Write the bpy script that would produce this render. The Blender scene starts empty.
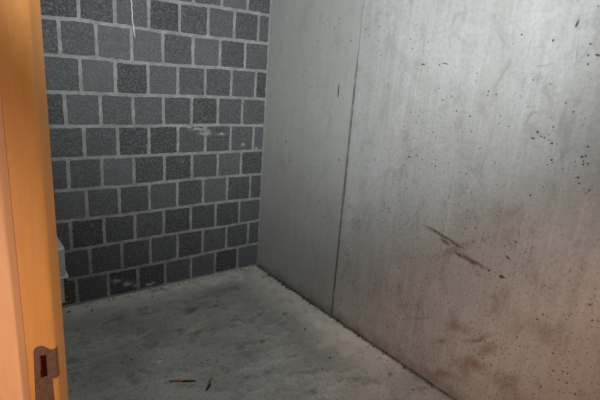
import bpy, bmesh, math, random
from mathutils import Vector, Matrix
random.seed(7)
C = bpy.context.scene.collection
SC = bpy.context.scene

# ------------------------------------------------------------------ camera
F, YAW, PIT, ROLL = 457.40, 0.6688, -0.2672, 0.0754
CAM = Vector((-1.9963, -3.0414, 1.5951))
cy, sy, cp, sp = math.cos(YAW), math.sin(YAW), math.cos(PIT), math.sin(PIT)
FW = Vector((sy*cp, cy*cp, sp)); RT = Vector((cy, -sy, 0)); UP = RT.cross(FW)
cr, sr = math.cos(ROLL), math.sin(ROLL)
RT, UP = cr*RT + sr*UP, -sr*RT + cr*UP
cam = bpy.data.objects.new('camera', bpy.data.cameras.new('camera'))
cam.matrix_world = Matrix(((RT.x, UP.x, -FW.x, CAM.x), (RT.y, UP.y, -FW.y, CAM.y), (RT.z, UP.z, -FW.z, CAM.z), (0, 0, 0, 1)))
cam.data.sensor_width = 36.0; cam.data.lens = F/600*36.0; cam.data.clip_start = 0.02
C.objects.link(cam); SC.camera = cam

def hit(px, py, n, d):
    """where the sight line of a photo pixel meets the plane n.p = d"""
    v = FW*F + RT*(px-300) + UP*(200-py)
    n = Vector(n); t = (d - n.dot(CAM))/n.dot(v)
    return CAM + v*t
def on_floor(px, py): return hit(px, py, (0, 0, 1), 0)
def on_back(px, py, y=0.0): return hit(px, py, (0, 1, 0), y)
def on_right(px, py): return hit(px, py, (1, 0, 0), 0)

# ------------------------------------------------------------------ helpers
def obj(name, bm, mat, parent=None, smooth=False):
    me = bpy.data.meshes.new(name); 
    bmesh.ops.recalc_face_normals(bm, faces=bm.faces)
    bm.to_mesh(me); bm.free()
    if smooth:
        for p in me.polygons: p.use_smooth = True
    for m in (mat if isinstance(mat, list) else [mat]): me.materials.append(m)
    o = bpy.data.objects.new(name, me); C.objects.link(o)
    if parent: o.parent = parent; o.matrix_parent_inverse = parent.matrix_world.inverted()
    return o
def origin_to(o, p):
    p = Vector(p); o.data.transform(Matrix.Translation(-p)); o.location = p
    return o
def tag(o, label, cat, group=None):
    o['label'] = label; o['category'] = cat
    if group: o['group'] = group
    return o
def thing(name, label, cat, loc):
    o = bpy.data.objects.new(name, None); C.objects.link(o); o.location = loc
    o.empty_display_size = .1
    bpy.context.view_layer.update()
    return tag(o, label, cat)
def struct(o): o['kind'] = 'structure'; return o
def box(bm, x0, x1, y0, y1, z0, z1, bev=0.0, seg=2):
    vs = [bm.verts.new((x, y, z)) for x in (x0, x1) for y in (y0, y1) for z in (z0, z1)]
    fs = [bm.faces.new([vs[i] for i in q]) for q in ((0,1,3,2), (4,6,7,5), (0,4,5,1), (2,3,7,6), (0,2,6,4), (1,5,7,3))]
    if bev:
        es = list({e for f in fs for e in f.edges})
        bmesh.ops.bevel(bm, geom=es, offset=bev, segments=seg, profile=.5, affect='EDGES')
def fillet(pts, radii, n=5):
    """round the corners of an open plan polyline"""
    out = []
    for i, p in enumerate(pts):
        r = radii[i]
        if not r or i in (0, len(pts)-1): out.append(Vector(p)); continue
        p = Vector(p); a = (Vector(pts[i-1])-p); b = (Vector(pts[i+1])-p)
        r = min(r, a.length*.45, b.length*.45)
        a = p + a.normalized()*r; b = p + b.normalized()*r
        for k in range(n+1):
            t = k/n; out.append(a*(1-t)**2 + p*2*t*(1-t) + b*t*t)
    return out
def prism(bm, prof, z0, z1):
    lo = [bm.verts.new((p[0], p[1], z0)) for p in prof]; hi = [bm.verts.new((p[0], p[1], z1)) for p in prof]
    n = len(prof)
    for i in range(n):
        bm.faces.new((lo[i], lo[(i+1) % n], hi[(i+1) % n], hi[i]))
    bm.faces.new(lo[::-1]); bm.faces.new(hi)

# ------------------------------------------------------------------ materials
class MatB:
    def __init__(s, name):
        s.m = bpy.data.materials.new(name); s.m.use_nodes = True
        s.t = s.m.node_tree; s.t.nodes.clear()
        s.out = s.n('ShaderNodeOutputMaterial'); s.b = s.n('ShaderNodeBsdfPrincipled')
        s.t.links.new(s.b.outputs[0], s.out.inputs[0])
        s.pos = s.n('ShaderNodeNewGeometry').outputs['Position']
    def n(s, ty, **k):
        o = s.t.nodes.new(ty)
        for a, v in k.items(): setattr(o, a, v)
        return o
    def put(s, sock, v):
        if isinstance(v, bpy.types.NodeSocket): s.t.links.new(v, sock)
        elif v is not None: sock.default_value = v
    def scale(s, v, sc):
        o = s.n('ShaderNodeVectorMath', operation='MULTIPLY'); s.put(o.inputs[0], v); o.inputs[1].default_value = sc
        return o.outputs[0]
    def noise(s, v, sc, det=4, rough=.55, dist=0):
        o = s.n('ShaderNodeTexNoise'); s.put(o.inputs['Vector'], v)
        o.inputs['Scale'].default_value = sc; o.inputs['Detail'].default_value = det
        o.inputs['Roughness'].default_value = rough; o.inputs['Distortion'].default_value = dist
        return o.outputs['Fac'], o.outputs['Color']
    def voro(s, v, sc, rnd=1, dim='3D'):
        o = s.n('ShaderNodeTexVoronoi', voronoi_dimensions=dim); s.put(o.inputs['Vector'], v); o.inputs['Scale'].default_value = sc
        o.inputs['Randomness'].default_value = rnd
        return o.outputs['Distance'], o.outputs['Color']
    def rng(s, v, a, b, c=0., d=1., smooth=True):
        o = s.n('ShaderNodeMapRange', interpolation_type='SMOOTHSTEP' if smooth else 'LINEAR')
        s.put(o.inputs[0], v)
        for i, q in enumerate((a, b, c, d)): o.inputs[i+1].default_value = q
        return o.outputs[0]
    def math(s, op, a, b=None):
        o = s.n('ShaderNodeMath', operation=op); s.put(o.inputs[0], a); s.put(o.inputs[1], b)
        return o.outputs[0]
    def mix(s, f, a, b, mode='MIX'):
        o = s.n('ShaderNodeMix', data_type='RGBA', blend_type=mode)
        s.put(o.inputs[0], f); s.put(o.inputs[6], col(a)); s.put(o.inputs[7], col(b))
        return o.outputs[2]
    def bump(s, h, strength, dist, prev=None):
        o = s.n('ShaderNodeBump'); o.inputs['Strength'].default_value = strength; o.inputs['Distance'].default_value = dist
        s.put(o.inputs['Height'], h)
        if prev: s.put(o.inputs['Normal'], prev)
        return o.outputs[0]
    def mark(s, v, c, sx, sy_, ang=0., axis='X', hard=.35, prev=None, k=1.):
        """soft elliptical patch at a point of a surface; sizes are radii"""
        ax = {'X': ((0, 1, 0), (0, 0, 1)), 'Y': ((1, 0, 0), (0, 0, 1)), 'Z': ((1, 0, 0), (0, 1, 0))}[axis]
        e, g = Vector(ax[0]), Vector(ax[1]); c = Vector(c)
        if abs(ang) < 1e-6:
            o = s.n('ShaderNodeVectorMath', operation='MULTIPLY_ADD'); s.put(o.inputs[0], v)
            m = e/sx + g/sy_; o.inputs[1].default_value = m
            o.inputs[2].default_value = [-c[i]*m[i] for i in range(3)]
            l = s.n('ShaderNodeVectorMath', operation='LENGTH'); s.put(l.inputs[0], o.outputs[0]); ln = l.outputs['Value']
        else:
            a = (e*math.cos(ang) + g*math.sin(ang))/sx; h = (g*math.cos(ang) - e*math.sin(ang))/sy_
            q = []
            for d in (a, h):
                o = s.n('ShaderNodeVectorMath', operation='DOT_PRODUCT'); s.put(o.inputs[0], v); o.inputs[1].default_value = d
                u = s.math('SUBTRACT', o.outputs['Value'], d.dot(c)); q.append(s.math('MULTIPLY', u, u))
            ln = s.math('SQRT', s.math('ADD', q[0], q[1]))
        r = s.rng(ln, 1.0, hard, 0., k)
        return r if prev is None else s.math('MAXIMUM', r, prev)
    def accum(s, lst):
        r = lst[0]
        for q in lst[1:]: r = s.math('MAXIMUM', r, q)
        return r
    def warp(s, sc, amt):
        _, c = s.noise(s.pos, sc, 3)
        a = s.n('ShaderNodeVectorMath', operation='SUBTRACT'); s.put(a.inputs[0], c); a.inputs[1].default_value = (.5, .5, .5)
        m = s.n('ShaderNodeVectorMath', operation='MULTIPLY_ADD'); s.put(m.inputs[0], a.outputs[0])
        m.inputs[1].default_value = (amt, amt, amt); s.put(m.inputs[2], s.pos)
        return m.outputs[0]
    def done(s, color, rough=.8, normal=None, spec=.3):
        s.put(s.b.inputs['Base Color'], col(color)); s.put(s.b.inputs['Roughness'], rough)
        s.b.inputs['Specular IOR Level'].default_value = spec
        if normal: s.put(s.b.inputs['Normal'], normal)
        return s.m
def col(c):
    if isinstance(c, (tuple, list)) and len(c) == 3: return (*c, 1)
    if isinstance(c, (int, float)): return (c, c, c, 1)
    return c
def simple(name, c, rough=.7, var=.15, sc=60, spec=.3):
    b = MatB(name); f, _ = b.noise(b.pos, sc, 4)
    d = tuple(x*(1-var) for x in c); l = tuple(min(1, x*(1+var)) for x in c)
    return b.done(b.mix(b.rng(f, .3, .7), d, l), rough, None, spec)

SEAM_Y = -0.9652
# --- cast concrete wall
def concrete_wall_mat():
    b = MatB('cast_concrete')
    p = b.pos
    f1, _ = b.noise(p, 1.6, 5, .6)
    st, _ = b.noise(b.scale(p, (1, 9, .45)), 1.5, 5, .6)          # vertical pour streaks
    st2, _ = b.noise(b.scale(p, (1, 30, 1.1)), 1.5, 4, .6)
    fn, _ = b.noise(p, 55, 4, .65)
    mid, _ = b.noise(p, 11, 5, .65)
    c = b.mix(b.rng(f1, .3, .7), (.37, .37, .357), (.47, .475, .47))
    c = b.mix(b.math('MULTIPLY', b.rng(st, .35, .7), .45), c, (.33, .33, .315))
    c = b.mix(b.math('MULTIPLY', b.rng(st2, .50, .75), .35), c, (.58, .58, .57))
    c = b.mix(b.math('MULTIPLY', b.rng(mid, .50, .72), .42), c, (.30, .297, .285))
    blot, _ = b.noise(b.scale(p, (1, 1.6, .8)), 5.5, 6, .7, .5)
    c = b.mix(b.math('MULTIPLY', b.rng(blot, .51, .67), .5), c, (.24, .238, .228))
    c = b.mix(b.math('MULTIPLY', b.rng(blot, .44, .30), .30), c, (.56, .555, .54))
    c = b.mix(b.rng(fn, .4, .7, 0, .35), c, (.25, .25, .24))
    sep = b.n('ShaderNodeSeparateXYZ'); b.put(sep.inputs[0], p)
    Y, Z = sep.outputs[1], sep.outputs[2]
    # the left panel was cast a little greener and darker
    c = b.mix(b.math('MULTIPLY', b.rng(Y, SEAM_Y-.004, SEAM_Y+.004), .55), c, (.335, .34, .315))
    w = b.warp(14, .022)
    # brown dirt rubbed on the lower wall
    dirt = None; dirt_w = b.warp(7, .10)
    for px, py, a, bb, an, k in ((455,327,.11,.05,-.3,.9), (487,350,.10,.04,-.9,1.), (470,365,.18,.06,-.5,.9), (478,340,.16,.022,-.75,.9), (497,300,.06,.03,.3,.6), (510,380,.10,.06,0,.7), (445,375,.16,.05,-.5,.8), (505,385,.2,.08,.2,.6), (420,318,.16,.020,-.6,.7),
                                 (440,340,.14,.03,-.6,.6), (500,300,.05,.12,.0,.5), (470,262,.10,.03,.65,.5), (540,330,.22,.10,0,.35), (447,245,.022,.02,0,.5), (386,347,.05,.01,.75,.8)):
        q = on_right(px, py); dirt = b.mark(dirt_w, q, a, bb, an, hard=.0, prev=dirt, k=k)
    dm = b.math('MULTIPLY', dirt, b.rng(mid, .25, .7, .45, 1.))
    c = b.mix(b.math('MULTIPLY', dm, .85), c, (.20, .125, .065))
    # mottled darker band low on the wall
    c = b.mix(b.math('MULTIPLY', b.rng(Z, .10, .0), b.rng(mid, .35, .65, .1, .7)), c, (.20, .19, .17))
    # sparse air holes left by the pour
    sw_ = b.n('ShaderNodeSeparateXYZ'); b.put(sw_.inputs[0], w); cw = b.n('ShaderNodeCombineXYZ'); b.put(cw.inputs[0], sw_.outputs[1]); b.put(cw.inputs[1], sw_.outputs[2]); w2 = cw.outputs[0]
    d1, cc1 = b.voro(w2, 26, 1, '2D'); d2, cc2 = b.voro(w2, 62, 1, '2D')
    d2v = cc2
    s1 = b.n('ShaderNodeSeparateColor'); b.put(s1.inputs[0], cc1)
    s2 = b.n('ShaderNodeSeparateColor'); b.put(s2.inputs[0], cc2)
    lowz = b.rng(Z, 1.9, .5, .25, 1.)
    dens, _ = b.noise(p, 2.3, 2)
    h1 = b.math('MULTIPLY', b.rng(d1, .14, .06), b.math('GREATER_THAN', s1.outputs[0], .90))
    d2 = b.math('SUBTRACT', d2, b.math('MULTIPLY', b.math('SUBTRACT', s2.outputs[1], .62), .22))
    h2 = b.math('MULTIPLY', b.rng(d2, .22, .12), b.math('MULTIPLY', b.math('GREATER_THAN', s2.outputs[0], .84), lowz))
    d3, cc3 = b.voro(w2, 48, 1, '2D'); s3 = b.n('ShaderNodeSeparateColor'); b.put(s3.inputs[0], cc3)
    fle = b.math('MULTIPLY', b.rng(d3, .20, .08), b.math('MULTIPLY', b.math('GREATER_THAN', s3.outputs[2], .72), b.math('MULTIPLY', b.rng(Z, 1.5, .6), b.rng(Y, SEAM_Y-.1, SEAM_Y-.9))))
    c = b.mix(b.math('MULTIPLY', fle, .75), c, (.13, .065, .035))
    gen = b.math('MULTIPLY', b.math('MAXIMUM', h1, h2), b.rng(dens, .42, .6, .15, .9))
    holes = None
    H = [(304,18,1),(351,41,1),(411,39,1),(412,48,1),(439,65,1.2),(485,60,.6),(554,40,1.2),(534,79,1),(588,64,1),(522,34,1.3),(375,160,1),(409,157,1.3),
         (416,155,1),(435,166,1.2),(432,164,.8),(419,117,1),(410,112,1),(443,101,1.5),(449,163,.8),(470,116,1.2),(462,132,.9),(471,132,.9),(509,126,.9),
         (537,133,1.4),(541,137,1),(544,138,1),(552,144,1.4),(553,127,1.1),(552,160,1.3),(548,165,.9),(582,157,1.4),(584,161,1),(588,163,.9),(578,178,1.3),
         (467,174,1),(460,172,.9),(480,149,.9),(531,195,1),(543,187,.9),(495,163,.9),(497,185,.9),(339,160,1.5),(286,142,1.6),(590,305,1.2),(593,320,1.2),
         (543,315,1.1),(537,319,1),(517,336,1),(520,346,1.1),(553,353,1),(553,341,1),(554,371,1.2),(563,372,1.2),(568,374,1.1),(559,380,1.2),(567,383,1),
         (575,394,1.2),(534,395,1.1),(541,387,1),(475,228,1),(483,239,1),(488,238,1),(497,227,.8),(409,245,.9),(438,265,1),(535,222,1),(341,300,1.3),
         (268,55,.8),(270,33,1.2),(400,268,1.1),(388,290,1)]
    for px, py, r in H:
        q = on_right(px, py); dpt = (q-CAM).length
        rr = r*.80*dpt/F
        holes = b.mark(w, q, rr*random.uniform(1, 1.5), rr*random.uniform(.9, 1.3), 0., hard=.45, prev=holes)
    for px, py, a, bb, an in ((338.5,90,.010,.062,0.0),(274.5,-2,.03,.016,0.0),(423,65,.018,.007,-.1),(577,24,.006,.020,.1),(597,56,.016,.007,.3),(533,138.5,.011,.005,0),
                              (445,63.5,.03,.0035,.12),(508,258,.020,.006,.35),(515,243,.013,.004,.7),(502,277,.020,.013,0),(489,271,.012,.009,0)):
        q = on_right(px, py)
        holes = b.mark(w, q, a, bb, an, hard=.3, prev=holes)
    hm = b.math('MAXIMUM', holes, gen)
    # long scraped gouge with brown earth in it
    scr = None; scr_w = b.warp(34, .020)
    for x0, y0, x1, y1, t in ((417,221,469,251,.015),(438,236,452,247,.018),(446,240,468,251,.013),(452,251,493,272,.018),(448,247,472,263,.011),(466,257,488,269,.010)):
        a, e = on_right(x0, y0), on_right(x1, y1); m = (a+e)/2; d = e-a
        scr = b.mark(scr_w, m, d.length/2*1.05, t, math.atan2(d.z, d.y), hard=.1, prev=scr)
    q = on_right(456, 249); scr = b.mark(scr_w, q, .22, .036, -.72, hard=-.3, prev=scr, k=.6)
    sm = b.math('MULTIPLY', scr, b.rng(fn, .3, .6, .5, 1.))
    c = b.mix(b.math('MULTIPLY', sm, .95), c, (.10, .062, .04))
    # thin lines left by the form boards
    ln = None
    for x0, y0, x1, y1, t, k in ((490,135,476,197,.004,.5),(583,22,572,78,.004,.5),(530,68,558,63,.003,.6),(510,73,520,71,.003,.4),(540,210,520,300,.004,.35),(537,20,520,80,.004,.25),(485,5,480,40,.004,.3)):
        a, e = on_right(x0, y0), on_right(x1, y1); m = (a+e)/2; d = e-a
        ln = b.mark(w, m, d.length/2, t, math.atan2(d.z, d.y), hard=.2, prev=ln, k=k)
    c = b.mix(ln, c, (.20, .165, .14))
    # joint between the two castings
    sj, _ = b.noise(b.scale(p, (1, .01, 1)), 9, 3)
    off = b.math('ABSOLUTE', b.math('SUBTRACT', b.math('ADD', Y, b.math('MULTIPLY', b.math('SUBTRACT', sj, .5), .012)), SEAM_Y))
    wide = b.rng(Z, 1.85, 1.5, .35, 1.)
    off = b.math('DIVIDE', off, wide)
    seam = b.math('MULTIPLY', b.rng(off, .015, .004), b.rng(sj, .30, .55, .45, .95))
    c = b.mix(seam, c, (.10, .10, .095))
    c = b.mix(hm, c, (.075, .065, .055))
    hgt = b.math('SUBTRACT', b.math('MULTIPLY', fn, .12), b.math('ADD', hm, b.math('MULTIPLY', sm, .6)))
    nb = b.bump(hgt, .5, .003); nb = b.bump(f1, .3, .02, nb)
    return b.done(c, b.rng(f1, .3, .7, .62, .8), nb, .3)

def floor_mat():
    b = MatB('floor_screed'); p = b.pos
    f1, _ = b.noise(p, 2.2, 5, .6); f2, _ = b.noise(p, 9, 6, .65, .4); fn, _ = b.noise(p, 60, 4, .65)
    sw, _ = b.noise(b.scale(p, (1.3, 4, 1)), 3, 5, .6, .6)
    c = b.mix(b.rng(f1, .3, .7), (.29, .295, .275), (.47, .47, .44))
    c = b.mix(b.rng(f2, .47, .70, 0, .75), c, (.17, .175, .165))
    c = b.mix(b.rng(sw, .52, .70, 0, .6), c, (.55, .55, .52))
    c = b.mix(b.rng(fn, .42, .7, 0, .4), c, (.14, .14, .13))
    sep = b.n('ShaderNodeSeparateXYZ'); b.put(sep.inputs[0], p)
    X, Y = sep.outputs[0], sep.outputs[1]
    # pale mortar spilled along the two walls
    near = b.math('MAXIMUM', b.rng(X, -.42, -.05), b.rng(Y, -.30, -.03))
    near = b.math('MULTIPLY', near, b.rng(Y, -1.9, -1.2))
    c = b.mix(b.math('MULTIPLY', near, b.rng(f2, .33, .55, .45, 1.)), c, (.72, .70, .64))
    w = b.warp(12, .06)
    pale = None
    for px, py, r in ((310,312,.05),(318,325,.05),(298,303,.05),(240,278,.05),(215,281,.08),(180,287,.07),(262,272,.05),(285,287,.06),(385,358,.035),(345,335,.05),(159,362,.018),(400,368,.03)):
        q = on_floor(px, py); pale = b.mark(w, q, r*1.6, r, .6, 'Z', 0., prev=pale)
    c = b.mix(b.math('MULTIPLY', pale, b.rng(f2, .35, .52, .2, .95)), c, (.74, .72, .67))
    rust = None
    for px, py, r in ((192,310,.055),(198,333,.04),(262,341,.03),(390,375,.025),(286,314,.03)):
        q = on_floor(px, py); rust = b.mark(w, q, r*1.5, r*.9, .3, 'Z', 0., prev=rust)
    c = b.mix(b.math('MULTIPLY', rust, b.rng(f2, .3, .55, .45, 1.)), c, (.22, .14, .055))
    # dark crack line where floor meets cast wall
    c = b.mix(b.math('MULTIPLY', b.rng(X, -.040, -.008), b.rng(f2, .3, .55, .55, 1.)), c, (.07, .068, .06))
    d, cc = b.voro(b.warp(40, .01), 34, 1, '2D'); s = b.n('ShaderNodeSeparateColor'); b.put(s.inputs[0], cc)
    pits = b.math('MULTIPLY', b.rng(d, .17, .06), b.math('GREATER_THAN', s.outputs[1], .93))
    c = b.mix(b.math('MULTIPLY', pits, .8), c, (.06, .055, .05))
    nb = b.bump(b.math('ADD', f2, b.math('MULTIPLY', fn, .3)), .35, .008)
    return b.done(c, .75, nb, .3)

def block_mat():
    b = MatB('lightweight_block'); p = b.pos
    at = b.n('ShaderNodeAttribute', attribute_name='tone')
    fn, _ = b.noise(p, 75, 5, .75); f2, _ = b.noise(p, 24, 5, .65); f1, _ = b.noise(p, 5, 4)
    d, _c = b.voro(p, 95)
    c = b.mix(at.outputs['Fac'], (.045, .047, .048), (.105, .109, .113))
    c = b.mix(b.rng(fn, .42, .68, 0, .75), c, (.17, .175, .18))
    c = b.mix(b.rng(f2, .5, .75, 0, .35), c, (.06, .06, .06))
    c = b.mix(b.rng(f2, .48, .30, 0, .25), c, (.16, .165, .165))
    c = b.mix(b.rng(d, .34, .10, 0, .7), c, (.025, .025, .025))
    w = b.warp(22, .05)
    mk = None
    for px, py, a, h in ((190,126,.07,.020),(205,133,.07,.035),(198,129,.09,.016),(222,134,.05,.02),(182,162,.016,.006),(232,159,.012,.006),(130,257,.02,.008),(115,281,.05,.02),(128,283,.05,.03),(136,285,.04,.02),(243,145,.03,.02),(256,148,.02,.02),(150,284,.06,.02),(112,60,.02,.02),(196,235,.01,.01)):
        q = on_back(px, py); mk = b.mark(w, q, a*1.1, h, 0, 'Y', 0., prev=mk)
    c = b.mix(b.math('MULTIPLY', mk, b.rng(f2, .36, .54, .0, .8)), c, (.45, .45, .43))
    nb = b.bump(b.math('SUBTRACT', fn, b.math('MULTIPLY', b.rng(d, .25, .0), .6)), .55, .004); nb = b.bump(f2, .4, .006, nb)
    return b.done(c, .9, nb, .2)
def mortar_mat():
    b = MatB('mortar'); p = b.pos
    fn, _ = b.noise(p, 60, 4, .7); f2, _ = b.noise(p, 12, 5, .6)
    c = b.mix(b.rng(f2, .3, .7), (.21, .215, .213), (.32, .327, .325))
    c = b.mix(b.rng(fn, .45, .70, 0, .65), c, (.13, .13, .125))
    return b.done(c, .9, b.bump(b.math('ADD', fn, f2), .5, .005), .2)

M_conc, M_floor, M_block, M_mortar = concrete_wall_mat(), floor_mat(), block_mat(), mortar_mat()
M_ceil = simple('ceiling_concrete', (.45, .45, .44), .85, .12, 6)
M_plaster = simple('side_wall_blocks', (.22, .22, .215), .85, .15, 8)
def paint(name, c, c2, spec=.25, rough=.5):
    b = MatB(name); f, _ = b.noise(b.scale(b.pos, (40, 40, 4)), 3, 5, .6); g, _ = b.noise(b.pos, 300, 2)
    k = b.mix(b.rng(f, .35, .7), c, c2)
    return b.done(k, rough, b.bump(g, .08, .001), spec)
M_ochre = paint('ochre_paint', (.47, .195, .050), (.51, .215, .057))
M_ochre_lit = paint('ochre_paint_lit', (.60, .285, .135), (.64, .305, .15))  # frame paint again, with the flash light on the outer face put into the colour
M_plate = simple('brown_painted_steel', (.105, .050, .030), .5, .25, 120, .35)
M_hole = simple('dark_red_primer', (.15, .012, .008), .7, .3, 200)
M_white = simple('white_board', (.82, .83, .83), .6, .08, 40)
M_grey = simple('pale_grey_board', (.50, .515, .51), .65, .12, 50)
M_rust = None
def rust_mat():
    b = MatB('brown_stained_strip'); f, _ = b.noise(b.scale(b.pos, (1, 1, .4)), 70, 4, .7)
    c = b.mix(b.rng(f, .38, .58), (.05, .022, .016), (.14, .08, .06)); c = b.mix(b.rng(f, .60, .68), c, (.5, .47, .44))
    return b.done(c, .7)
M_rust = rust_mat()
M_batten = simple('dark_batten_wood', (.06, .05, .04), .8, .3, 60)
M_string = simple('white_string', (.66, .67, .66), .8, .1, 200)
M_stick = simple('orange_brown_wood', (.30, .125, .035), .7, .35, 90)
M_leaf = simple('dry_leaf_ochre', (.22, .16, .05), .7, .35, 90)
M_black = simple('black_scrap', (.02, .019, .017), .7, .4, 200)
M_crumb = simple('dark_earth_crumb', (.035, .03, .024), .9, .4, 200)
M_bcrumb = simple('brown_earth_crumb', (.10, .065, .03), .9, .4, 200)
M_pale = simple('pale_mortar_crumb', (.42, .40, .36), .9, .3, 150)
M_grit = simple('grey_grit', (.12, .115, .10), .9, .6, 90)

# ------------------------------------------------------------------ block wall (back)
W, O_ODD, O_EVEN, H0 = .2036, .1054, .2064, .1958
V = {0:[(237.3,257.8),(215,263.5),(191,267),(165.3,272),(138,278),(108.3,282.8),(76.8,289)],
1:[(248,234),(226.3,237),(202.6,242),(177.5,247),(150.5,250.5),(122,256),(90.3,262)],
2:[(239.2,211.5),(215.5,215.5),(190.8,219),(163.8,223),(135,226),(104.2,229.5),(70.8,233)],
3:[(250,189.5),(227,190),(203.1,192),(177.3,195),(149.5,198),(119.5,201),(86.8,204)],
4:[(241,162),(217.7,164.5),(192,165),(164.4,166),(134,168),(102,169),(68.3,170)],
5:[(253.3,138),(230.5,138.5),(205.2,139.5),(178,140),(149,140.5),(117.8,141.5),(84.3,142.5)],
6:[(242.2,110.5),(217.8,110),(191.6,110),(163.5,110),(133.2,109),(100.5,108.5),(65.2,108)],
7:[(255.6,85),(231.2,84),(205.3,83),(177.8,81),(148.2,80),(115.5,79),(80.7,78)],
8:[(245.2,54),(220,52),(193,51),(163,49),(131.7,47),(96.3,40),(59.3,37)],
9:[(258.5,28),(234.3,25),(208.2,21),(179.7,17),(148.8,12),(114.7,11),(78.3,8)],
10:[(247.7,5),(221.8,3)]}
B = {1:[(76,278),(126,269.3),(136,267),(196,255.5),(216,251),(256,243.5)],
2:[(67,251),(136,239.8),(196,230),(216,227.7),(258,220.5)],
3:[(56.5,222),(126,214.5),(136,213),(196,205),(216,202.8),(259,198.3)],
4:[(54,191.3),(136,185),(196,178.7),(213,177.4),(262,174)],
5:[(50,159.5),(126,156.4),(216,152.5),(263,150)],
6:[(48,126.5),(126,126.1),(216,125),(264,125.5)],
7:[(46,92),(82,93),(126,94.8),(216,97),(266,99)],
8:[(42,54.5),(97,58),(126,62),(196,66.5),(216,67.5),(266,71.5)],
9:[(40,17),(81,20),(110,24.5),(126,26.5),(196,36),(216,38),(266,43.5)],
10:[(180,2.5),(196,4.5),(216,7),(268,15)]}
CEIL = 2.45
BED = {0: [(-3, .006), (1, .006)], 11: [(-3, H0+2.0), (1, H0+2.0)], 12: [(-3, CEIL+.01), (1, CEIL+.01)]}
for r, L in B.items():
    BED[r] = sorted((on_back(*q).x, on_back(*q).z) for q in L)
def bed(r, x):
    L = BED[r]
    if x <= L[0][0]: return L[0][1]
    for (xa, za), (xb, zb) in zip(L, L[1:]):
        if x <= xb: return za + (zb-za)*(x-xa)/max(1e-6, xb-xa)
    return L[-1][1]
LW = -1.90   # room face of the left wall (set from the frame below)
bm = bmesh.new(); tone = bm.faces.layers.float.new('tone')
def blockface(x0, x1, r):
    j = .0102
    wob = lambda: random.uniform(-.0024, .0024)
    a = [(x0+j, 0), (x1-j, 0), (x1-j, 1), (x0+j, 1)]
    t = min(1, max(0, random.gauss(.45, .28)))
    ring = []
    n = 9
    def zz(x, s): return bed(r, x)+j if s == 0 else bed(r+1, x)-j
    cut = [random.uniform(.0, .0035) for _ in range(4)]
    for i in range(n+1):
        x = x0+j + (x1-x0-2*j)*i/n; d = cut[0] if i == 0 else cut[1] if i == n else 0
        ring.append((x+wob(), zz(x, 0)+wob()+d))
    for i in range(1, n):
        s = i/n; ring.append((x1-j+wob(), zz(x1-j, 0)*(1-s)+zz(x1-j, 1)*s))
    for i in range(n, -1, -1):
        x = x0+j + (x1-x0-2*j)*i/n; d = cut[2] if i == 0 else cut[3] if i == n else 0
        ring.append((x+wob(), zz(x, 1)+wob()-d))
    for i in range(n-1, 0, -1):
        s = i/n; ring.append((x0+j+wob(), zz(x0+j, 0)*(1-s)+zz(x0+j, 1)*s))
    cx = sum(p[0] for p in ring)/len(ring); cz = sum(p[1] for p in ring)/len(ring)
    hx = (x1-x0)/2-j
    dy = random.uniform(-.0012, .0012)
    def lay(y, ins):
        return [bm.verts.new((x + (cx-x)*ins/hx, y, z + (cz-z)*ins/.09)) for x, z in ring]
    R = [lay(.004, 0), lay(-.0006+dy*.3, .0004), lay(-.0022+dy, .0025)]
    fs = []
    for p, q in zip(R, R[1:]):
        for i in range(len(p)):
            k = (i+1) % len(p); fs.append(bm.faces.new((p[i], p[k], q[k], q[i])))
    fs.append(bm.faces.new(R[-1]))
    for f in fs: f[tone] = t; f.material_index = 0
for r in range(12):
    off = O_ODD if r % 2 else O_EVEN
    js = [on_back(*q).x for q in V.get(r, [])]
    while len(js) < 10: js.append(-(off + len(js)*W))
    xs = [-.002] + js
    for xr, xl in zip(xs, xs[1:]):
        xl2 = max(xl, -2.02)
        if xr - xl2 > .05: blockface(xl2, xr, r)
# mortar backing, flush with the joints
nx, nz = 60, 60
g = [[bm.verts.new((-2.02+2.02*i/nx, .0004+random.uniform(-.0006, .0006), CEIL*k/nz)) for k in range(nz+1)] for i in range(nx+1)]
for i in range(nx):
    for k in range(nz):
        f = bm.faces.new((g[i][k], g[i+1][k], g[i+1][k+1], g[i][k+1])); f.material_index = 1
bmesh.ops.recalc_face_normals(bm, faces=bm.faces)
bk = [bm.verts.new(p) for p in ((-2.02, .14, 0), (0.12, .14, 0), (0.12, .14, CEIL), (-2.02, .14, CEIL))]
f = bm.faces.new(bk); f.material_index = 1
wb = struct(obj('wall_back', bm, [M_block, M_mortar]))
wb['label'] = 'grey lightweight block wall with wide pale mortar joints'

# ------------------------------------------------------------------ cast concrete wall (right)
bm = bmesh.new()
FRONT = -4.2
ys = [.0, SEAM_Y+.004, SEAM_Y, SEAM_Y-.004, FRONT]; xs = [0, 0, .006, 0, 0]
prof = [Vector((x, y)) for x, y in zip(xs, ys)] + [Vector((.18, FRONT)), Vector((.18, .0))]
prism(bm, prof, 0, CEIL)
wr = struct(obj('wall_right', bm, M_conc)); wr['label'] = 'cast concrete wall with a vertical casting joint and a brown scrape'

# ------------------------------------------------------------------ doorway frame profile at the left
def plan(px, y): 
    q = hit(px, 200, (0, 1, 0), y); return Vector((q.x, q.y))
P0 = plan(-40, -2.30); P1 = plan(2.5, -2.30); P2 = plan(11.3, -2.262); P3 = plan(44, -2.25); P4 = plan(54.5, -2.19)
BACKY = -2.12
FRAME_H = 2.06
LW = P4.x - .004
OUT = P0.x + .03

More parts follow.
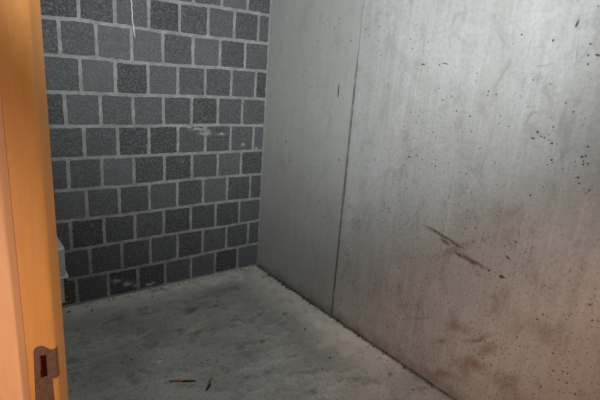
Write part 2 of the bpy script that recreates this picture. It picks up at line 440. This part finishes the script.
# floor, ceiling, side walls
bm = bmesh.new(); box(bm, -3.6, .0, FRONT, .0, -.12, 0)
struct(obj('floor', bm, M_floor))
bm = bmesh.new(); box(bm, -3.6, .18, FRONT, .14, CEIL, CEIL+.15)
struct(obj('ceiling', bm, M_ceil))
NEAR = -3.22
bm = bmesh.new()
box(bm, OUT, LW, BACKY, .0, 0, CEIL)
box(bm, OUT, LW, NEAR, BACKY, FRAME_H+.06, CEIL)
box(bm, OUT, LW, FRONT, NEAR, 0, CEIL)
struct(obj('wall_left', bm, M_plaster))
bm = bmesh.new(); box(bm, -3.6, .18, FRONT-.15, FRONT, 0, CEIL)
struct(obj('wall_front', bm, M_plaster))

fr = thing('door_frame', 'ochre painted steel door frame with a brown strike plate at the left edge', 'door frame', (P3.x, P3.y, 0))
# jamb: rebate face with latch hole, rounded corner and return
nrm = Vector((P3.y-P2.y, -(P3.x-P2.x), 0)).normalized()
if nrm.y > 0: nrm = -nrm
dpl = nrm.dot(Vector((P2.x, P2.y, 0)))
def on_jamb(px, py, off=0.): return hit(px, py, nrm, dpl+off)
curve = fillet([P2, P3, P4, Vector((P4.x, BACKY))], [0, .007, .004, 0], 6)
hole_px = [(38.6, 355.5), (45.6, 354.5), (47.4, 375.5), (40.4, 377.5)]
bm = bmesh.new()
prof = [P2] + curve[1:] + [Vector((P2.x, BACKY))]
lo = [bm.verts.new((p.x, p.y, 0)) for p in prof]; hi = [bm.verts.new((p.x, p.y, FRAME_H)) for p in prof]
n = len(prof)
for i in range(1, n): bm.faces.new((lo[i], lo[(i+1) % n], hi[(i+1) % n], hi[i]))
bm.faces.new(hi); bm.faces.new(lo[::-1])
hv = [bm.verts.new(on_jamb(*q)) for q in hole_px]
ed = [bm.edges.get((lo[0], lo[1])), bm.edges.new((lo[1], hi[1])) if not bm.edges.get((lo[1], hi[1])) else bm.edges.get((lo[1], hi[1])),
      bm.edges.get((hi[1], hi[0])), bm.edges.get((hi[0], lo[0]))]
ed += [bm.edges.new((hv[i], hv[(i+1) % 4])) for i in range(4)]
bmesh.ops.triangle_fill(bm, use_beauty=True, edges=ed, normal=nrm)
jamb = obj('jamb', bm, M_ochre, fr)
# latch pocket
bm = bmesh.new()
a = [bm.verts.new(on_jamb(*q)) for q in hole_px]; d = [bm.verts.new(on_jamb(*q) - nrm*.022) for q in hole_px]
for i in range(4): bm.faces.new((a[i], a[(i+1) % 4], d[(i+1) % 4], d[i]))
bm.faces.new(d)
# strike plate around it
bmp = bmesh.new()
pl = [(33.6, 351.5), (35.0, 348.6), (37.5, 346.8), (41, 346), (45, 346.6), (48, 348.4), (50.5, 349.6), (54.4, 349), (56.2, 376.6), (52.4, 378), (54.4, 400), (56.8, 428), (55, 434), (40, 434), (37.4, 428), (35.6, 400)]
ov = [bmp.verts.new(on_jamb(*q, .0008)) for q in pl]; iv = [bmp.verts.new(on_jamb(*q, .0008)) for q in hole_px]
ed = [bmp.edges.new((L[i], L[(i+1) % len(L)])) for L in (ov, iv) for i in range(len(L))]
bmesh.ops.triangle_fill(bmp, use_beauty=True, edges=ed, normal=nrm)
ext = bmesh.ops.extrude_face_region(bmp, geom=bmp.faces[:])
for v in ext['geom']:
    if isinstance(v, bmesh.types.BMVert): v.co += nrm*.0016
# lip of the plate folded around the jamb corner
za, zb = on_jamb(55, 349).z, on_jamb(57, 377).z
lipc = [q for q in curve[1:9]]
lv = []
for q_, nxt in zip(lipc, lipc[1:]):
    t = (nxt-q_).normalized(); nn = Vector((t.y, -t.x))
    lv.append((q_ + nn*.0018))
lv2 = [bmp.verts.new((q.x, q.y, za)) for q in lv]; lv3 = [bmp.verts.new((q.x, q.y, zb)) for q in lv]
lb2 = [bmp.verts.new((q.x, q.y, za)) for q in lipc[:len(lv)]]; lb3 = [bmp.verts.new((q.x, q.y, zb)) for q in lipc[:len(lv)]]
for i in range(len(lv)-1):
    bmp.faces.new((lv2[i], lv2[i+1], lv3[i+1], lv3[i])); bmp.faces.new((lv2[i], lb2[i], lb2[i+1], lv2[i+1])); bmp.faces.new((lv3[i], lv3[i+1], lb3[i+1], lb3[i]))
bmp.faces.new((lv2[-1], lb2[-1], lb3[-1], lv3[-1]))
sp_ = obj('strike_plate', bmp, M_plate, fr); sp_['label'] = 'dark brown strike plate with rounded top'
hl = obj('latch_hole', bm, M_hole, sp_); hl['label'] = 'dark red latch hole'
# outer edge moulding, nearest the camera
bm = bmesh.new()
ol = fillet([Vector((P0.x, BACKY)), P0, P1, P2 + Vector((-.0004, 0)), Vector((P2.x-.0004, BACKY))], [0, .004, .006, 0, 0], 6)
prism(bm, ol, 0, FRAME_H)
ar = obj('architrave', bm, M_ochre_lit, fr); ar['label'] = 'outer moulding of the frame, flash light painted into its paler colour'
# head of the frame, across the doorway
bm = bmesh.new(); box(bm, P0.x, P4.x, NEAR, BACKY, FRAME_H, FRAME_H+.06, .004)
obj('head', bm, M_ochre, fr)

# ------------------------------------------------------------------ white stacked boxes behind the frame
FY = -.25
cu = on_back(64, 247.5, FY); cl = on_back(68.6, 275, FY); bl = on_back(65, 303.5, FY); ul = on_back(65, 271, FY)
x_left = LW + .004
lidh = cl.z - on_back(68.6, 278, FY).z
lid_top = cl.z
bx = thing('storage_box', 'white lidded box with a brown stained corner, under the plain box by the door frame', 'box', (cl.x-.1, FY/2, bl.z))
bm = bmesh.new(); box(bm, x_left, cl.x-.012, FY+.012, -.014, bl.z, lid_top-lidh, .003)
bd = obj('box_body', bm, M_grey, bx)
bm = bmesh.new(); box(bm, x_left, cl.x, FY, -.010, lid_top-lidh, lid_top, .004); obj('lid', bm, M_white, bx)
bm = bmesh.new(); box(bm, cl.x-.026, cl.x-.0095, FY+.0095, FY+.06, bl.z+.004, lid_top-lidh-.001, .001)
st = obj('corner_strip', bm, M_rust, bx); st['label'] = 'brown stained corner strip with pale flecks'
bm = bmesh.new()
box(bm, x_left, cu.x, FY-.004, -.010, lid_top+.0005, cu.z-.012, .003); 
b2 = thing('storage_box', 'plain white box on top of the lidded box, half hidden by the door frame', 'box', (cu.x-.1, FY/2, lid_top))
obj('box_body', bm, M_grey, b2)
bm = bmesh.new(); box(bm, x_left, cu.x+.002, FY-.006, -.008, cu.z-.012, cu.z, .003); obj('lid', bm, M_white, b2)
bm = bmesh.new(); box(bm, x_left, cl.x-.06, FY+.05, -.03, 0, bl.z, .002)
o = tag(obj('timber_batten', bm, M_batten), 'dark timber batten on the floor under the white boxes', 'batten')
origin_to(o, (x_left, FY/2, 0))

# ------------------------------------------------------------------ string down the block wall
def tube(bm, pts, radii, seg=8):
    rings = []
    for i, p in enumerate(pts):
        t = (pts[min(i+1, len(pts)-1)] - pts[max(i-1, 0)]).normalized()
        a = t.orthogonal().normalized() if abs(t.z) < .9 else Vector((1, 0, 0)) - t*t.x
        a.normalize(); bvec = t.cross(a)
        r = radii[i] if isinstance(radii, list) else radii
        rings.append([bm.verts.new(p + (a*math.cos(2*math.pi*k/seg) + bvec*math.sin(2*math.pi*k/seg))*r) for k in range(seg)])
    for A, Bq in zip(rings, rings[1:]):
        for k in range(seg): bm.faces.new((A[k], A[(k+1) % seg], Bq[(k+1) % seg], Bq[k]))
    bm.faces.new(rings[0][::-1]); bm.faces.new(rings[-1])
sx = [(135, 37.5), (134.6, 34), (133.8, 31), (133.9, 27), (132.8, 23), (132.2, 18), (132.4, 13), (131.6, 8), (131.8, 4), (131, 0)]
pts = [on_back(x, y, -.0052) for x, y in sx]
top = pts[-1]
for k in range(1, 9): pts.append(Vector((top.x - .002*math.sin(k*2.1), -.0052, top.z + (CEIL-.0005-top.z)*k/8)))
bm = bmesh.new(); tube(bm, pts, [.0012] + [.0030]*(len(pts)-1))
o = tag(obj('string', bm, M_string, smooth=True), 'thin white string hanging down the top of the block wall', 'string'); origin_to(o, pts[-1])

# ------------------------------------------------------------------ litter on the floor
def lump(bm, c, r, squash=.6, seed=0, el=1., ang=0.):
    rnd = random.Random(seed)
    res = bmesh.ops.create_icosphere(bm, subdivisions=2, radius=1)
    ca, sa = math.cos(ang), math.sin(ang)
    k = [(Vector((rnd.uniform(-1, 1), rnd.uniform(-1, 1), rnd.uniform(-1, 1))).normalized(), rnd.uniform(.55, .95)) for _ in range(9)]
    for v in res['verts']:
        q = v.co.copy()
        for d, h in k:
            s = q.dot(d)
            if s > h: q -= d*(s-h)
        x, y, z = q.x*r*el, q.y*r, q.z*r*squash
        v.co = Vector((x*ca-y*sa, x*sa+y*ca, z))
    mz = min(v.co.z for v in res['verts'])
    for v in res['verts']: v.co += Vector((c[0], c[1], c[2]-mz))
# wood splinter
a, e = on_floor(169, 381.5), on_floor(196, 381)
d = (e-a); sd = Vector((-d.y, d.x, 0)).normalized()
def chip(name, a, e, w, h, mat, parent=None, bend=0.):
    d = e-a; sd = Vector((-d.y, d.x, 0)).normalized(); bm = bmesh.new(); L, R, T = [], [], []
    n = 8
    for i in range(n+1):
        t = i/n; ww = w*(math.sin(math.pi*min(1, .12+t*.8))**.7)*(1-.35*t); c = a + d*t + sd*bend*math.sin(math.pi*t)
        L.append(bm.verts.new(c + sd*ww)); R.append(bm.verts.new(c - sd*ww)); T.append((bm.verts.new(c + sd*ww*.7 + Vector((0, 0, h*(.5+.5*math.sin(math.pi*t))))), bm.verts.new(c - sd*ww*.7 + Vector((0, 0, h*(.5+.5*math.sin(math.pi*t)))))))
    for i in range(n):
        bm.faces.new((L[i], L[i+1], T[i+1][0], T[i][0])); bm.faces.new((R[i], T[i][1], T[i+1][1], R[i+1])); bm.faces.new((T[i][0], T[i+1][0], T[i+1][1], T[i][1])); bm.faces.new((L[i], R[i], R[i+1], L[i+1]))
    bm.faces.new((L[0], T[0][0], T[0][1], R[0])); bm.faces.new((L[n], R[n], T[n][1], T[n][0]))
    return obj(name, bm, mat, parent)
sp0 = thing('wood_splinter', 'orange-brown wood splinter lying on the floor near the bottom edge', 'splinter', a)
chip('splinter', a, e - d*.12, .011, .006, M_stick, sp0)
o = chip('dark_edge', a + d*.42 - sd*.006, e - sd*.004, .004, .008, M_black, sp0); o['label'] = 'black edge'
lf = thing('leaf_scrap', 'dry ochre leaf scrap with a black tip beside the splinter', 'leaf', on_floor(209, 384))
chip('leaf_blade', on_floor(208.5, 387), on_floor(211.5, 377.5), .010, .004, M_leaf, lf, .004)
o = chip('leaf_tip', on_floor(206, 391), on_floor(211, 383.5), .007, .009, M_black, lf); o['label'] = 'black curled tip'

LB = [ # px, py, r(mm), stretch, angle, material, label
(69,312.5,8,2.2,.1,M_crumb,'dark elongated crumb on the floor just beside the door frame'),
(92,311,7,2.4,.2,M_crumb,'dark flat crumb on the floor right of the door frame, below the block wall'),
(122,309,5,1.5,.9,M_crumb,'small dark crumb on the floor below the block wall, left of its middle'),
(146,308,5,1.2,.4,M_crumb,'small round dark crumb in front of the block wall left of the rust stain'),
(122,363,5,1.2,.3,M_crumb,'left crumb of the pair on the open floor right of the strike plate'),
(131,360,5,1.8,.6,M_crumb,'right crumb of the pair on the open floor right of the strike plate'),
(216,306,8,1.6,.1,M_crumb,'largest black crumb of the cluster right of the rust stain'),
(222,302.5,5,1.4,.9,M_crumb,'black crumb at the back of the cluster right of the rust stain'),
(228,314,5,1.1,.2,M_bcrumb,'brown crumb at the front of the cluster right of the rust stain'),
(212,329,5,1.2,.2,M_crumb,'upper dark crumb of the pair by the ochre stain mid floor'),
(207.5,333,5,1.2,.8,M_crumb,'lower dark crumb of the pair by the ochre stain mid floor'),
(202,363.5,5,1.2,.5,M_crumb,'leftmost dark crumb of the row behind the leaf scrap'),
(208,360.5,5,2.2,.5,M_crumb,'long curved dark crumb of the row behind the leaf scrap'),
(217,362,5,1.4,.1,M_crumb,'third dark crumb of the row behind the leaf scrap'),
(223,355,5,1.2,.9,M_crumb,'rearmost dark crumb of the row behind the leaf scrap'),
(260,316,6,1.3,.2,M_bcrumb,'brown crumb mid floor, left of the pair facing the concrete wall'),
(286,317,5,1.2,.7,M_bcrumb,'brown crumb mid floor, right of the pair facing the concrete wall'),
(305,329.5,7,1.6,.9,M_crumb,'black crumb on the floor below the pale mortar spill by the concrete wall'),
(330,358,6,1.8,.7,M_crumb,'dark sliver on the floor halfway between leaf scrap and concrete wall'),
(322,369,5,1.1,.1,M_crumb,'small dark crumb in front of the sliver near the middle bottom'),
(368,347,7,1.3,.3,M_crumb,'dark crumb close to the concrete wall behind the pale chip'),
(362,359,5,1.3,.3,M_bcrumb,'small brown crumb left of the pale chip by the concrete wall'),
(380,358,8,2.2,-.6,M_pale,'pale mortar chip on the floor by the concrete wall'),
(387,360.5,5,2.0,-.6,M_crumb,'dark crumb touching the pale mortar chip'),
(413,390,6,1.4,.2,M_crumb,'black crumb at the bottom right of the floor by the concrete wall'),
(263,277.5,8,2.0,-.8,M_crumb,'dark elongated crumb in the corner where block and concrete walls meet'),
(231,283,6,1.2,.2,M_crumb,'dark crumb on the pale floor left of the room corner'),
(162,288.5,6,1.4,.2,M_crumb,'black crumb against the foot of the block wall'),
(152,297,5,3.0,.4,M_crumb,'thin dark splinter in front of the foot of the block wall'),
]
for i, (px, py, r, el, an, m, lab) in enumerate(LB):
    bm = bmesh.new(); q = on_floor(px, py); lump(bm, (0, 0, 0), r*.001*.85, .55, i+3, el, an)
    nm = 'mortar_chip' if m is M_pale else 'earth_crumb'
    o = tag(obj(nm, bm, m), lab, 'chip' if m is M_pale else 'crumb'); o.location = q
# loose grit along the foot of both walls: nobody could count it
bm = bmesh.new(); rnd = random.Random(5)
for i in range(420):
    if i < 300:
        y = -rnd.uniform(.02, 1.9) if i % 2 else -abs(rnd.gauss(.62, .28))-.02; r = rnd.uniform(.003, .009)
        r = .003+.009*rnd.random()**3; x = -abs(rnd.gauss(0, .013))-r*1.3
    else:
        r = rnd.uniform(.002, .006); x = -rnd.uniform(.1, 1.45); y = -abs(rnd.gauss(0, .03))-.008-r*1.5
    res = bmesh.ops.create_icosphere(bm, subdivisions=1, radius=r)
    for v in res['verts']:
        v.co = Vector((v.co.x*rnd.uniform(.8, 1.2), v.co.y*rnd.uniform(.8, 1.2), v.co.z*.6 + r*.45)) + Vector((x, y, 0))
o = obj('wall_foot_grit', bm, M_grit); o['kind'] = 'stuff'; tag(o, 'loose dark grit along the foot of the walls', 'grit')

# ------------------------------------------------------------------ light
def spot(name, loc, target, power, color, angle, blend, size):
    l = bpy.data.lights.new(name, 'SPOT'); l.energy = power; l.color = color; l.spot_size = math.radians(angle); l.spot_blend = blend; l.shadow_soft_size = size
    o = bpy.data.objects.new(name, l); C.objects.link(o); o.location = loc
    o.rotation_euler = (Vector(target)-Vector(loc)).to_track_quat('-Z', 'Y').to_euler()
    return o
spot('camera_flash', CAM + UP*.22 + RT*.29 - FW*.04, on_right(272, -150), 415, (.94, .985, 1.0), 102, 1., .03)
spot('wall_fill_spot', (-1.72, -3.0, 1.75), on_right(385, 225), 50, (1., .97, .94), 80, 1., .15)  # added neutral fill for the concrete wall, no visible source
spot('warm_bounce_fill', (-1.75, -3.25, 1.15), on_right(570, 450), 58, (1., .40, .16), 74, 1., .12)  # added warm spot standing in for bounce off the unseen door
spot('frame_fill_spot', (-1.80, -3.02, 1.2), (P2.x-.24, P2.y, 1.13), 26, (1., .82, .68), 88, 1., .08)  # unseen fill, added to brighten the door frame
wd = bpy.data.worlds.new('world'); wd.use_nodes = True; SC.world = wd
wd.node_tree.nodes['Background'].inputs[0].default_value = (.75, .8, .85, 1); wd.node_tree.nodes['Background'].inputs[1].default_value = .05

SC.view_settings.view_transform = 'Standard'; SC.view_settings.look = 'None'
SC.view_settings.exposure = 0.0; SC.view_settings.gamma = 1.0; SC.view_settings.use_curve_mapping = False
